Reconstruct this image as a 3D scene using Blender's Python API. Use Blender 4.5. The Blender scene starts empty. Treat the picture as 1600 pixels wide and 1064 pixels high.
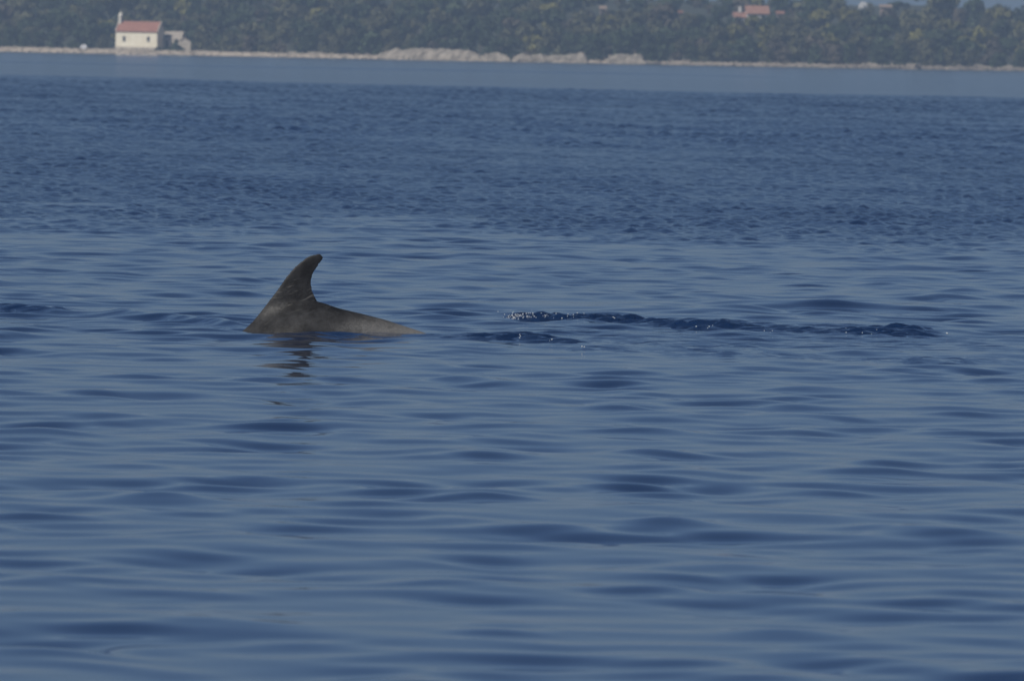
import bpy, bmesh, math, random
import numpy as np
from mathutils import Vector, Matrix, noise as mnoise

random.seed(7)
rng = np.random.default_rng(11)
scene = bpy.context.scene
COL = scene.collection

# ------------------------------------------------------------------ camera
PXA = 23.6 / 1600 / 300.0          # radians per photograph pixel (300 mm lens, 23.6 mm sensor)
CAM_H = 1.71                       # eye height of someone sitting in a small boat
ROLL = math.atan(0.0191)
PITCH = -(532 - 84.7) * PXA
cam_data = bpy.data.cameras.new('camera')
cam_data.lens = 300
cam_data.sensor_width = 23.6
cam_data.clip_start = 0.5
cam_data.clip_end = 30000
cam_data.dof.use_dof = True
cam_data.dof.focus_distance = 79.0
cam_data.dof.aperture_fstop = 13.5
cam = bpy.data.objects.new('camera', cam_data)
COL.objects.link(cam)
fwd = Vector((0, math.cos(PITCH), math.sin(PITCH)))
rgt0 = Vector((1, 0, 0))
up0 = rgt0.cross(fwd)
# world horizon falls to the right in the picture
rgt = (rgt0 * math.cos(ROLL) + up0 * math.sin(ROLL)).normalized()
upv = (up0 * math.cos(ROLL) - rgt0 * math.sin(ROLL)).normalized()
cam.matrix_world = Matrix(((rgt.x, upv.x, -fwd.x, 0), (rgt.y, upv.y, -fwd.y, 0),
                           (rgt.z, upv.z, -fwd.z, CAM_H), (0, 0, 0, 1)))
scene.camera = cam

# ------------------------------------------------------------------ sky, sun, exposure
SUN_EL, SUN_AZ = math.radians(42), math.radians(-132)     # azimuth clockwise from +Y: behind the boat, to the left
world = bpy.data.worlds.new('World')
scene.world = world
world.use_nodes = True
wn = world.node_tree
wn.nodes.clear()
w_out = wn.nodes.new('ShaderNodeOutputWorld')
w_bg = wn.nodes.new('ShaderNodeBackground')
w_sky = wn.nodes.new('ShaderNodeTexSky')
w_sky.sky_type = 'NISHITA'
w_sky.sun_disc = False
w_sky.sun_elevation = SUN_EL
w_sky.sun_rotation = SUN_AZ
w_sky.altitude = 0
w_sky.air_density = 0.47
w_sky.dust_density = 0.9
w_sky.ozone_density = 5.5
w_bg.inputs['Strength'].default_value = 0.05
wn.links.new(w_sky.outputs[0], w_bg.inputs['Color'])
wn.links.new(w_bg.outputs[0], w_out.inputs['Surface'])

sun_data = bpy.data.lights.new('sun', 'SUN')
sun_data.energy = 4.8
sun_data.angle = math.radians(0.5)
sun_data.color = (1.0, 0.95, 0.87)
sun = bpy.data.objects.new('sun', sun_data)
COL.objects.link(sun)
sdir = Vector((math.sin(SUN_AZ) * math.cos(SUN_EL), math.cos(SUN_AZ) * math.cos(SUN_EL), math.sin(SUN_EL)))
sun.rotation_euler = sdir.to_track_quat('Z', 'Y').to_euler()

scene.view_settings.view_transform = 'Standard'
scene.view_settings.look = 'None'
scene.view_settings.gamma = 1
scene.view_settings.use_curve_mapping = False
scene.view_settings.exposure = -0.08
scene.render.engine = 'CYCLES'
scene.cycles.use_denoising = True
scene.cycles.max_bounces = 6
scene.cycles.diffuse_bounces = 2
scene.cycles.glossy_bounces = 3
scene.cycles.transparent_max_bounces = 8
scene.cycles.volume_bounces = 0
scene.cycles.caustics_reflective = False
scene.cycles.caustics_refractive = False

# ------------------------------------------------------------------ pixel geometry helpers (photograph pixels, 1600 x 1064)
CAM = Vector((0, 0, CAM_H))
def ray(px, py):
    return (fwd + rgt * ((px - 800) * PXA) + upv * ((532 - py) * PXA))
def at(px, py, dist):
    r = ray(px, py)
    return CAM + r * (dist / r.y)
def ground(px, py):
    r = ray(px, py)
    return CAM + r * (-CAM_H / r.z)
def proj(p):
    v = Vector(p) - CAM
    d = v.dot(fwd)
    return 800 + v.dot(rgt) / d / PXA, 532 - v.dot(upv) / d / PXA
def smooth(a, b, x):
    t = np.clip((x - a) / (b - a), 0, 1)
    return t * t * (3 - 2 * t)

# ------------------------------------------------------------------ materials
def new_mat(name):
    m = bpy.data.materials.new(name)
    m.use_nodes = True
    nt = m.node_tree
    return m, nt, nt.nodes['Principled BSDF']

def noise_mat(name, c1, c2, scale, rough=0.85, detail=5, bump=0.0, bump_scale=None, spec=0.3, lo=0.35, hi=0.65, rand=0.0, per_object=False):
    m, nt, b = new_mat(name)
    N, L = nt.nodes, nt.links
    tc = N.new('ShaderNodeTexCoord')
    nz = N.new('ShaderNodeTexNoise')
    nz.inputs['Scale'].default_value = scale
    nz.inputs['Detail'].default_value = detail
    L.new(tc.outputs['Object'], nz.inputs['Vector'])
    mr = N.new('ShaderNodeMapRange')
    mr.inputs[1].default_value = lo
    mr.inputs[2].default_value = hi
    L.new(nz.outputs[0], mr.inputs[0])
    mx = N.new('ShaderNodeMix'); mx.data_type = 'RGBA'
    mx.inputs[6].default_value = (*c1, 1)
    mx.inputs[7].default_value = (*c2, 1)
    L.new(mr.outputs[0], mx.inputs[0])
    col = mx.outputs[2]
    if rand:
        oi = N.new('ShaderNodeObjectInfo')
        hs = N.new('ShaderNodeHueSaturation')
        m1 = N.new('ShaderNodeMapRange')
        m1.inputs[3].default_value = 1 - rand
        m1.inputs[4].default_value = 1 + rand
        L.new(oi.outputs['Random'], m1.inputs[0])
        L.new(m1.outputs[0], hs.inputs['Value'])
        L.new(col, hs.inputs['Color'])
        col = hs.outputs[0]
    L.new(col, b.inputs['Base Color'])
    b.inputs['Roughness'].default_value = rough
    b.inputs['Specular IOR Level'].default_value = spec
    if bump:
        bp = N.new('ShaderNodeBump')
        bp.inputs['Strength'].default_value = bump
        nb = N.new('ShaderNodeTexNoise')
        nb.inputs['Scale'].default_value = bump_scale or scale * 3
        nb.inputs['Detail'].default_value = 6
        L.new(tc.outputs['Object'], nb.inputs['Vector'])
        L.new(nb.outputs[0], bp.inputs['Height'])
        L.new(bp.outputs[0], b.inputs['Normal'])
    return m

def leaf_mat(name, c1, c2):
    m = noise_mat(name, c1, c2, 1.3, rough=0.65, detail=3, rand=0.25, spec=0.2)
    return m

# ------------------------------------------------------------------ mesh helpers
def link_mesh(name, verts, faces, mat, parent=None, smooth_shade=False):
    me = bpy.data.meshes.new(name)
    me.from_pydata([tuple(v) for v in verts], [], faces)
    me.update()
    if mat: me.materials.append(mat)
    if smooth_shade:
        me.polygons.foreach_set('use_smooth', [True] * len(me.polygons))
    o = bpy.data.objects.new(name, me)
    COL.objects.link(o)
    if parent: o.parent = parent
    return o
def quads_mesh(name, V, F, smooth_shade=True):
    """fast mesh from numpy arrays, F is (n,4)"""
    me = bpy.data.meshes.new(name)
    me.vertices.add(len(V))
    me.vertices.foreach_set('co', np.ascontiguousarray(V, dtype=np.float32).ravel())
    n = len(F)
    me.loops.add(n * 4)
    me.loops.foreach_set('vertex_index', np.ascontiguousarray(F, dtype=np.int32).ravel())
    me.polygons.add(n)
    me.polygons.foreach_set('loop_start', np.arange(0, n * 4, 4, dtype=np.int32))
    me.polygons.foreach_set('loop_total', np.full(n, 4, dtype=np.int32))
    if smooth_shade:
        me.polygons.foreach_set('use_smooth', np.ones(n, dtype=bool))
    me.update(calc_edges=True)
    me.validate()
    return me
def empty(name, loc, rz=0.0, label=None, cat=None, group=None):
    o = bpy.data.objects.new(name, None)
    o.empty_display_size = 0.5
    COL.objects.link(o)
    o.location = loc
    o.rotation_euler = (0, 0, rz)
    tag(o, label, cat, group)
    return o
def tag(o, label=None, cat=None, group=None, kind=None):
    if label: o['label'] = label
    if cat: o['category'] = cat
    if group: o['group'] = group
    if kind: o['kind'] = kind
    return o
def box_verts(x0, x1, y0, y1, z0, z1):
    v = [(x0, y0, z0), (x1, y0, z0), (x1, y1, z0), (x0, y1, z0), (x0, y0, z1), (x1, y0, z1), (x1, y1, z1), (x0, y1, z1)]
    f = [(0, 3, 2, 1), (4, 5, 6, 7), (0, 1, 5, 4), (1, 2, 6, 5), (2, 3, 7, 6), (3, 0, 4, 7)]
    return v, f
def box(name, b, mat, parent, bevel=0.0):
    v, f = box_verts(*b)
    o = link_mesh(name, v, f, mat, parent)
    if bevel:
        md = o.modifiers.new('bevel', 'BEVEL'); md.width = bevel; md.segments = 2
    return o

# ================================================================== THE SEA
# shoreline distance as a function of picture column
SH_PX = [-9000, -3000, 0, 160, 330, 560, 800, 1000, 1300, 1600, 3600, 9600]
SH_D = [4300, 3250, 2965, 2938, 2925, 2860, 2815, 2812, 2850, 2950, 3180, 4300]
def shore_d(px):
    return np.interp(px, SH_PX, SH_D)
def lowfreq(x, y, seed, lx, ly, n=10):
    r = np.random.default_rng(seed)
    out = np.zeros_like(x)
    for _ in range(n):
        kx = r.normal() * 2 * math.pi / lx / 1.2
        ky = r.normal() * 2 * math.pi / ly / 1.2
        out += np.cos(kx * x + ky * y + r.uniform(0, 6.28))
    return out / math.sqrt(n / 2)

def build_sea():
    rows = list(np.geomspace(1.0, 31, 70))
    r = 31.0
    while r < 4600:
        if r < 118: dr = 0.105 if not (77 < r < 87.5) else 0.036
        elif r < 260: dr = 0.08 + 0.0006 * (r - 118)
        elif r < 720: dr = 0.165 + 0.0015 * (r - 260)
        else: dr = 0.86 + (r - 720) * 0.011
        r += dr
        rows.append(r)
    R = np.array(rows)
    step = math.radians(0.0255)
    half = math.radians(2.85)
    core = np.arange(-half, half + step * .5, step)
    outer = []
    a, s = core[-1], step
    while True:
        s *= 1.155
        a += s
        if a > math.pi - s * .4: break
        outer.append(a)
    outer = np.array(outer)
    A = np.concatenate([-outer[::-1], core, outer])
    dA = np.gradient(A)
    DR = np.gradient(R)
    nr, na = len(R), len(A)
    RR, AA = np.meshgrid(R, A, indexing='ij')
    X = (RR * np.sin(AA)).astype(np.float32)
    Y = (RR * np.cos(AA)).astype(np.float32)
    drr = np.repeat(DR[:, None], na, 1).astype(np.float32)
    dtt = (R[:, None] * dA[None, :]).astype(np.float32)
    sa = np.sin(A)[None, :].astype(np.float32)
    ca = np.cos(A)[None, :].astype(np.float32)
    Z = np.zeros_like(X)
    # ---- where the water is calm, ruffled by breeze, or a far slick
    PX = X / np.maximum(Y, 1) / PXA + 800
    front = (Y > 0)
    wob = lowfreq(X, Y, 3, 9, 30) * 5 + lowfreq(X, Y, 4, 2.2, 9) * 4
    edge1 = 124 + wob
    m_ruf = smooth(-14, 20, RR - edge1)
    edge2 = np.interp(PX, [0, 800, 1600], [735, 660, 628]) + lowfreq(X, Y, 5, 30, 90) * 10
    m_slick = smooth(-14, 18, RR - edge2)
    patch = 1 + 0.12 * lowfreq(X, Y, 8, 7, 45)
    ruf_amp = m_ruf * (1 - m_slick) * np.clip(patch, 0.45, 1.6)
    streak = smooth(0.55, 1.0, np.exp(-((RR - 1250 - lowfreq(X, Y, 21, 120, 900, 6) * 30) / 110) ** 2))
    calm_amp = np.interp(RR, [34, 52], [.8, 1]) * (1 - 0.55 * m_slick) * (1 - 0.5 * m_ruf * (1 - m_slick)) * np.clip(1 + 0.36 * lowfreq(X, Y, 13, 1.3, 5, 14), 0.35, 1.9)
    def add_waves(amp, lam_lo, lam_hi, n, slope, seed, spread, peak, heading=0.0, alias=1.9):
        rg = np.random.default_rng(seed)
        lams = np.exp(np.linspace(math.log(lam_lo), math.log(lam_hi), n)) * rg.uniform(.93, 1.07, n)
        wts = np.exp(-(np.log(lams / peak) / 0.75) ** 2)
        wts *= slope * math.sqrt(2) / math.sqrt((wts ** 2).sum())
        nonlocal Z
        for lam, sl in zip(lams, wts):
            k = 2 * math.pi / lam
            th = heading + rg.normal() * spread
            kx, ky = k * math.sin(th), k * math.cos(th)
            kr = np.abs(kx * sa + ky * ca) * drr
            kt = np.abs(kx * ca - ky * sa) * dtt
            w = np.clip((alias - np.maximum(kr, kt)) / 0.9, 0, 1)
            Z += (sl / k) * w * amp * np.cos(kx * X + ky * Y + np.float32(rg.uniform(0, 6.28)))
    add_waves(calm_amp.astype(np.float32), 0.28, 2.2, 76, CALM_SLOPE, 101, 1.3, 0.62)
    add_waves(calm_amp.astype(np.float32), 1.3, 5.0, 24, 0.014, 404, 1.0, 2.2)
    add_waves(ruf_amp.astype(np.float32), 0.22, 1.6, 56, RUF_SLOPE, 202, 1.2, 0.45, alias=2.9)
    # breeze chop: crests short from side to side, seen almost edge on
    rg = np.random.default_rng(77)
    for mask, lx0, lx1, ly0, ly1, sl in (((1 - smooth(210, 300, RR)), .17, .60, .55, 1.7, NEAR_SLOPE), (smooth(200, 280, RR), .35, 1.2, 1.3, 4.5, FAR_SLOPE)):
        far = (ruf_amp * mask * (1 + 0.9 * smooth(330, 620, RR))).astype(np.float32)
        for i in range(44):
            lx = math.exp(rg.uniform(math.log(lx0), math.log(lx1)))
            ly = math.exp(rg.uniform(math.log(ly0), math.log(ly1)))
            kx, ky = 2 * math.pi / lx * rg.choice([-1, 1]), 2 * math.pi / ly
            w = np.clip((2.8 - ky * drr) / 0.9, 0, 1) * np.clip((2.6 - abs(kx) * dtt) / 0.9, 0, 1)
            Z += sl * math.sqrt(2 / 44) / ky * far * w * np.cos(kx * X + ky * Y + np.float32(rg.uniform(0, 6.28)))
    # ---- the animals' wake: raised lumps, hollows and chopped patches
    chop = np.zeros_like(X)
    def lump(px, py, wpx, depth, h, chopv=0.0, tilt=0.0, back=1.0):
        g = ground(px, py)
        sx = wpx * PXA * g.y
        dx = X - g.x
        dy = Y - g.y - tilt * dx
        e = np.exp(-(dx / sx) ** 2 - (dy / np.where(dy < 0, depth, depth * back)) ** 2)
        nonlocal Z, chop
        Z += h * e
        if chopv:
            chop = np.maximum(chop, chopv * smooth(0.15, 0.7, np.exp(-(dx / sx / 1.1) ** 4 - (dy / depth / 1.2) ** 2)))
    for l in LUMPS: lump(*l)
    def ridge(pts, depth, h, chopv, wav=0.5, back=2.0, seed=1):
        nonlocal Z, chop
        g = [ground(a, b) for a, b in pts]
        gx = np.array([q.x for q in g]); gy = np.array([q.y for q in g])
        yc = np.interp(X, gx, gy)
        end = smooth(0, 0.25, X - gx[0]) * smooth(0, 0.3, gx[-1] - X)
        var = np.clip(1 + wav * lowfreq(X, Y * 0, seed, 0.45, 1, 8), 0.1, 2.2)
        dy = Y - yc - 0.12 * lowfreq(X, Y * 0, seed + 1, 0.6, 1, 6)
        e = np.exp(-(dy / np.where(dy < 0, depth, depth * back)) ** 2) * end * front
        Z += h * e * var
        if chopv: chop = np.maximum(chop, chopv * end * front * np.clip(.5 + .5 * var, 0, 1) * np.exp(-(dy / depth / 1.3) ** 4))
    for l in RIDGES: ridge(*l)
    # short crossing chop inside the wake
    rg = np.random.default_rng(5)
    sel = chop > 0.01
    xs, ys, cs = X[sel], Y[sel], chop[sel]
    zz = np.zeros_like(xs)
    for i in range(34):
        lam = math.exp(rg.uniform(math.log(0.10), math.log(0.30)))
        th = rg.uniform(0, 6.28)
        k = 2 * math.pi / lam
        zz += 0.085 / k * np.cos(k * math.sin(th) * xs + k * math.cos(th) * ys + rg.uniform(0, 6.28))
    Z[sel] += zz * cs
    V = np.stack([X, Y, Z], -1).reshape(-1, 3)
    idx = np.arange(nr * na, dtype=np.int32).reshape(nr, na)
    F = np.stack([idx[:-1, :-1], idx[:-1, 1:], idx[1:, 1:], idx[1:, :-1]], -1).reshape(-1, 4)
    wrap = np.stack([idx[:-1, -1], idx[:-1, 0], idx[1:, 0], idx[1:, -1]], -1)
    F = np.concatenate([F, wrap])[:, ::-1]
    me = quads_mesh('sea', V, F)
    at1 = me.attributes.new('chop', 'FLOAT', 'POINT')
    at1.data.foreach_set('value', chop.astype(np.float32).ravel())
    at2 = me.attributes.new('ruffle', 'FLOAT', 'POINT')
    at2.data.foreach_set('value', ruf_amp.astype(np.float32).ravel())
    at3 = me.attributes.new('streak', 'FLOAT', 'POINT')
    at3.data.foreach_set('value', ((0.36 + 0.45 * streak * smooth(1500, 900, PX + 250 * lowfreq(X, Y, 23, 30, 400, 6))) * m_slick).astype(np.float32).ravel())
    o = bpy.data.objects.new('sea', me)
    COL.objects.link(o)
    tag(o, 'blue sea with calm rippled water', kind='structure')
    # material: dark blue body colour under a clear reflecting surface
    m, nt, b = new_mat('sea_water')
    N, L = nt.nodes, nt.links
    b.inputs['Base Color'].default_value = (0.006, 0.020, 0.064, 1)
    b.inputs['IOR'].default_value = 1.333
    a1 = N.new('ShaderNodeAttribute'); a1.attribute_name = 'chop'
    a2 = N.new('ShaderNodeAttribute'); a2.attribute_name = 'ruffle'
    a3 = N.new('ShaderNodeAttribute'); a3.attribute_name = 'streak'
    # fine unresolved ripples: rougher reflection where the breeze touches the surface
    ma = N.new('ShaderNodeMath'); ma.operation = 'MULTIPLY_ADD'
    ma.inputs[1].default_value = 0.06
    ma.inputs[2].default_value = 0.045
    L.new(a2.outputs['Fac'], ma.inputs[0])
    mb = N.new('ShaderNodeMath'); mb.operation = 'MULTIPLY_ADD'
    mb.inputs[1].default_value = 0.12
    L.new(a3.outputs['Fac'], mb.inputs[0])
    L.new(ma.outputs[0], mb.inputs[2])
    L.new(mb.outputs[0], b.inputs['Roughness'])
    geo = N.new('ShaderNodeNewGeometry')
    mp = N.new('ShaderNodeMapping')
    mp.inputs['Scale'].default_value = (1, 0.35, 1)
    L.new(geo.outputs['Position'], mp.inputs['Vector'])
    nz = N.new('ShaderNodeTexNoise')
    nz.inputs['Scale'].default_value = 14
    nz.inputs['Detail'].default_value = 4
    L.new(mp.outputs[0], nz.inputs['Vector'])
    hm = N.new('ShaderNodeMath'); hm.operation = 'MULTIPLY'
    L.new(nz.outputs[0], hm.inputs[0])
    L.new(a1.outputs['Fac'], hm.inputs[1])
    bp = N.new('ShaderNodeBump')
    bp.inputs['Strength'].default_value = 0.6
    bp.inputs['Distance'].default_value = 0.05
    L.new(hm.outputs[0], bp.inputs['Height'])
    L.new(bp.outputs[0], b.inputs['Normal'])
    me.materials.append(m)
    return o

CALM_SLOPE = 0.044
RUF_SLOPE = 0.035
NEAR_SLOPE = 0.072
FAR_SLOPE = 0.062
# (column, row, half width px, depth m, height m, chop, tilt, back)
LUMPS = [
    (620, 525, 110, 0.6, -0.022, 0.0),
    (1270, 478, 160, 0.7, 0.04, 0.0), (1420, 511, 75, 0.45, 0.035, 0.0), (1100, 506, 60, .35, .02, 0.0),
    (930, 501, 55, .4, .018, .9), (1130, 513, 50, .4, .016, .8), (1400, 520, 60, .5, .022, .8), (850, 499, 40, .35, .014, 1.0),
]
# (points, depth m, height m, chop)
RIDGES = [
    ([(775, 497), (830, 497), (900, 499), (1000, 505), (1100, 512), (1160, 515)], 0.42, 0.015, 1.0, 0.15, 2.0, 41),
    ([(1060, 510), (1150, 514), (1250, 518), (1350, 521), (1430, 523), (1495, 525)], 0.55, 0.013, 0.9, 0.25, 2.0, 43),
    ([(690, 525), (760, 527), (800, 529), (850, 532), (950, 539)], 0.45, 0.018, 0.8, 0.2, 2.0, 45),
    ([(850, 540), (950, 547), (1100, 552), (1250, 558), (1400, 562), (1610, 562)], 0.7, 0.006, 0.38, 0.8, 1.0, 47),
    ([(-60, 484), (30, 485), (80, 487), (140, 488)], 0.32, 0.022, 0.5, 0.2, 2.0, 49),
    ([(140, 491), (190, 493), (260, 499), (330, 506), (400, 514)], 0.34, 0.034, 0.04, 0.2, 2.4, 50),
    ([(325, 512), (350, 514), (392, 517)], 0.22, 0.02, 0.8, 0.4, 2.0, 51),
    ([(640, 525), (700, 528), (760, 530)], 0.3, 0.008, 0.3, 0.4, 1.5, 53),
    ([(395, 521), (450, 522.5), (520, 524), (600, 526), (665, 527)], 0.22, -0.010, 0.25, 0.5, 1.0, 55),
    ([(740, 520), (900, 524), (1200, 532), (1620, 542)], 2.2, 0.0, 0.13, 0.5, 1.0, 57),
    ([(1000, 500), (1200, 508), (1450, 517)], 0.5, 0.012, 0.25, 0.5, 1.4, 59),
    ([(900, 534), (1050, 540), (1250, 546)], 0.45, 0.008, 0.4, 0.6, 1.4, 61),
]
sea = build_sea()

# ================================================================== THE DOLPHIN
DOL_D = 79.0
def zp(zx, zy):
    return at(360 + zx / 4.432, 380 + zy / 4.432, DOL_D)
def resample(pts, n):
    P = np.array([tuple(p) for p in pts])
    d = np.r_[0, np.cumsum(np.linalg.norm(np.diff(P, axis=0), axis=1))]
    t = np.linspace(0, d[-1], n)
    # Catmull-Rom through the points
    out = []
    for u in t:
        i = min(np.searchsorted(d, u, side='right') - 1, len(P) - 2)
        i = max(i, 0)
        s = (u - d[i]) / max(d[i + 1] - d[i], 1e-9)
        p0, p1, p2, p3 = P[max(i - 1, 0)], P[i], P[i + 1], P[min(i + 2, len(P) - 1)]
        out.append(.5 * ((2 * p1) + (-p0 + p2) * s + (2 * p0 - 5 * p1 + 4 * p2 - p3) * s * s + (-p0 + 3 * p1 - 3 * p2 + p3) * s ** 3))
    return np.array(out)

def build_dolphin():
    base = zp(420, 605); base.z = 0
    # body: top line (zoomed outline) with vertical and sideways half sizes
    st = [(-1420, 1475, .012, .012), (-1360, 1440, .03, .03), (-1200, 1370, .045, .04), (-1120, 1290, .09, .08), (-1000, 1180, .13, .12), (-800, 1050, .175, .165),
          (-550, 915, .21, .20), (-250, 775, .235, .22), (20, 655, .25, .225), (130, 578, .25, .225), (240, 498, .25, .22), (350, 440, .25, .22),
          (460, 412, .245, .215), (600, 404, .24, .205), (750, 450, .225, .19), (900, 486, .205, .17), (1060, 527, .185, .145),
          (1200, 572, .165, .12), (1380, 634, .14, .09), (1600, 735, .11, .062), (1850, 870, .08, .042), (2050, 985, .055, .032), (2180, 1065, .03, .05), (2230, 1100, .01, .03)]
    tops = [zp(a, b) - base for a, b, _, _ in st]
    data = [(t.x, t.z, rv, rh) for t, (_, _, rv, rh) in zip(tops, st)]
    D = resample(data, 150)
    bm = bmesh.new()
    nseg = 40
    rings = []
    for i in range(len(D)):
        tx, tz, rv, rh = D[i]
        rv, rh = max(rv, .006), max(rh, .006)
        a, c = D[max(i - 1, 0)], D[min(i + 1, len(D) - 1)]
        tan = np.array([c[0] - a[0], c[1] - a[1]]); tan /= np.linalg.norm(tan)
        nrm = np.array([-tan[1], tan[0]])
        cx, cz = tx - nrm[0] * rv, tz - nrm[1] * rv
        ring = []
        for j in range(nseg):
            th = 2 * math.pi * j / nseg
            u, w = math.cos(th), math.sin(th)
            # slightly keeled back
            kl = 0.16 + 0.55 * math.exp(-((tx + .08) / .33) ** 2)
            ww = rh * w * (1 - kl * max(u, 0) ** 2.2)
            ring.append(bm.verts.new((cx + nrm[0] * rv * u, ww, cz + nrm[1] * rv * u)))
        rings.append(ring)
    for i in range(len(rings) - 1):
        for j in range(nseg):
            bm.faces.new((rings[i][j], rings[i][(j + 1) % nseg], rings[i + 1][(j + 1) % nseg], rings[i + 1][j]))
    bm.faces.new(rings[0][::-1]); bm.faces.new(rings[-1])
    # dorsal fin: lens-shaped sections from below the back up to the hooked tip
    lead = [(73, 612), (75, 600), (78, 585), (83, 565), (89, 548), (94, 536), (105, 518), (120, 500), (160, 450), (205, 410), (240, 381), (300, 341), (355, 301), (420, 251), (485, 201), (545, 151), (600, 92), (640, 40)]
    trail = [(73, 617), (78, 630), (86, 638), (94, 642), (103, 643), (112, 638), (124, 629), (140, 620), (165, 601), (195, 580), (225, 567), (260, 561), (295, 562), (330, 570), (365, 586), (395, 603), (420, 610), (460, 600), (520, 560), (560, 520), (640, 460)]
    lv = sorted(set(list(np.linspace(73, 130, 18)) + list(np.linspace(136, 640, 60))))
    ly, lx = zip(*lead); ty, tx = zip(*trail)
    secs = []
    ns = 26
    rgf = random.Random(3)
    for zy in lv:
        x0 = np.interp(zy, ly, lx); x1 = np.interp(zy, ty, tx)
        if 100 < zy < 300: x1 += 2.2 * math.sin(zy * .55) * rgf.uniform(0, 1) - (4 if 140 < zy < 146 else 0)
        p0 = zp(x0, zy) - base; p1 = zp(x1, zy) - base
        ch = max(p1.x - p0.x, .008)
        f = (zy - 78) / (640 - 78)
        tk = (0.21 - 0.02 * f) * min(ch, .40) * (0.9 + 0.0 * f)
        tk += 0.03 * max(0, (zy - 380) / 260) ** 2           # flare into the back
        tk = max(tk, .012)
        top, bot = [], []
        for j in range(ns + 1):
            s = .5 * (1 - math.cos(math.pi * j / ns))
            y = 5 * tk * (.2969 * math.sqrt(s) - .126 * s - .3516 * s ** 2 + .2843 * s ** 3 - .1015 * s ** 4) * .55 + .0025 * math.sqrt(max(0, min(s, 1 - s)) * 2)
            xx = p0.x + ch * s
            top.append((xx, y, p0.z)); bot.append((xx, -y, p0.z))
        secs.append(top + bot[-2:0:-1])
    sv = [[bm.verts.new(p) for p in s] for s in secs]
    m_ = len(sv[0])
    for i in range(len(sv) - 1):
        for j in range(m_):
            bm.faces.new((sv[i][j], sv[i][(j + 1) % m_], sv[i + 1][(j + 1) % m_], sv[i + 1][j]))
    bm.faces.new(sv[0][::-1]); bm.faces.new(sv[-1])
    # tail flukes and flippers, under water
    def blade(p0, dirv, nrm, span, chord, sweep, thick):
        dirv = Vector(dirv).normalized(); nrm = Vector(nrm).normalized(); fw = dirv.cross(nrm)
        prev = None
        for i in range(13):
            s = i / 12
            c = chord * (1 - s ** 1.7) + .012
            o = Vector(p0) + dirv * span * s + fw * sweep * s ** 1.5
            ring = []
            for j in range(14):
                th = 2 * math.pi * j / 14
                ring.append(bm.verts.new(o + fw * (c * .5 * math.cos(th)) + nrm * (thick * (1 - .7 * s) * math.sin(th))))
            if prev:
                for j in range(14): bm.faces.new((prev[j], prev[(j + 1) % 14], ring[(j + 1) % 14], ring[j]))
            else: bm.faces.new(ring[::-1])
            prev = ring
        bm.faces.new(prev)
    tail = zp(2130, 1075) - base
    for s in (-1, 1):
        blade((tail.x, 0, tail.z), (0.2, s, -.1), (0.42, 0, .9), .30, .2, .12 * s, .016)
        fl = zp(-560, 1230) - base
        blade((fl.x, s * .16, fl.z), (.45, s * .6, -.65), (.5, -s * .7, -.4), .36, .16, .1 * s, .02)
    bmesh.ops.recalc_face_normals(bm, faces=bm.faces[:])
    me = bpy.data.meshes.new('dolphin_raw')
    bm.to_mesh(me); bm.free()
    tmp = bpy.data.objects.new('dolphin_raw', me)
    COL.objects.link(tmp)
    md = tmp.modifiers.new('r', 'REMESH'); md.mode = 'VOXEL'; md.voxel_size = 0.006; md.use_smooth_shade = True
    ms = tmp.modifiers.new('s', 'SMOOTH'); ms.iterations = 5; ms.factor = .5
    dg = bpy.context.evaluated_depsgraph_get()
    me2 = bpy.data.meshes.new_from_object(tmp.evaluated_get(dg))
    bpy.data.objects.remove(tmp); bpy.data.meshes.remove(me)
    me2.name = 'dolphin'
    # blend the root of the fin into the back
    nv = len(me2.vertices)
    P = np.empty(nv * 3, np.float32); me2.vertices.foreach_get('co', P); P = P.reshape(-1, 3).astype(float)
    E = np.empty(len(me2.edges) * 2, np.int32); me2.edges.foreach_get('vertices', E); E = E.reshape(-1, 2)
    deg = np.bincount(E.ravel(), minlength=nv)[:, None]
    wgt = (1 - smooth(.150, .205, P[:, 2] - 0.0 * P[:, 0]))[:, None] * (np.abs(P[:, 0]) < .45)[:, None] * .9 * smooth(.004, .028, np.abs(P[:, 1]))[:, None]
    for _ in range(420):
        S = np.stack([np.bincount(E[:, 0], P[E[:, 1], c], nv) + np.bincount(E[:, 1], P[E[:, 0], c], nv) for c in range(3)], 1)
        P += (S / deg - P) * wgt * .6
    me2.vertices.foreach_set('co', P.astype(np.float32).ravel()); me2.update()
    me2.polygons.foreach_set('use_smooth', [True] * len(me2.polygons))
    o = bpy.data.objects.new('dolphin', me2)
    o.location = base
    COL.objects.link(o)
    tag(o, 'grey dolphin surfacing, its hooked dorsal fin and arched back above the water', 'dolphin')
    # ---- skin
    m, nt, b = new_mat('dolphin_skin')
    N, L = nt.nodes, nt.links
    me2.materials.clear(); me2.materials.append(m)
    tc = N.new('ShaderNodeTexCoord')
    def noise(scale, detail=4, vec=None, rough=.5):
        n = N.new('ShaderNodeTexNoise'); n.inputs['Scale'].default_value = scale; n.inputs['Detail'].default_value = detail
        n.inputs['Roughness'].default_value = rough
        L.new(vec or tc.outputs['Object'], n.inputs['Vector']); return n.outputs[0]
    def rngmap(v, a, c, d=0., e=1.):
        n = N.new('ShaderNodeMapRange'); n.interpolation_type = 'SMOOTHSTEP'
        n.inputs[1].default_value = a; n.inputs[2].default_value = c; n.inputs[3].default_value = d; n.inputs[4].default_value = e
        L.new(v, n.inputs[0]); return n.outputs[0]
    def math_(op, a, c):
        n = N.new('ShaderNodeMath'); n.operation = op
        for i, v in enumerate((a, c)):
            if isinstance(v, (int, float)): n.inputs[i].default_value = v
            else: L.new(v, n.inputs[i])
        return n.outputs[0]
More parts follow.
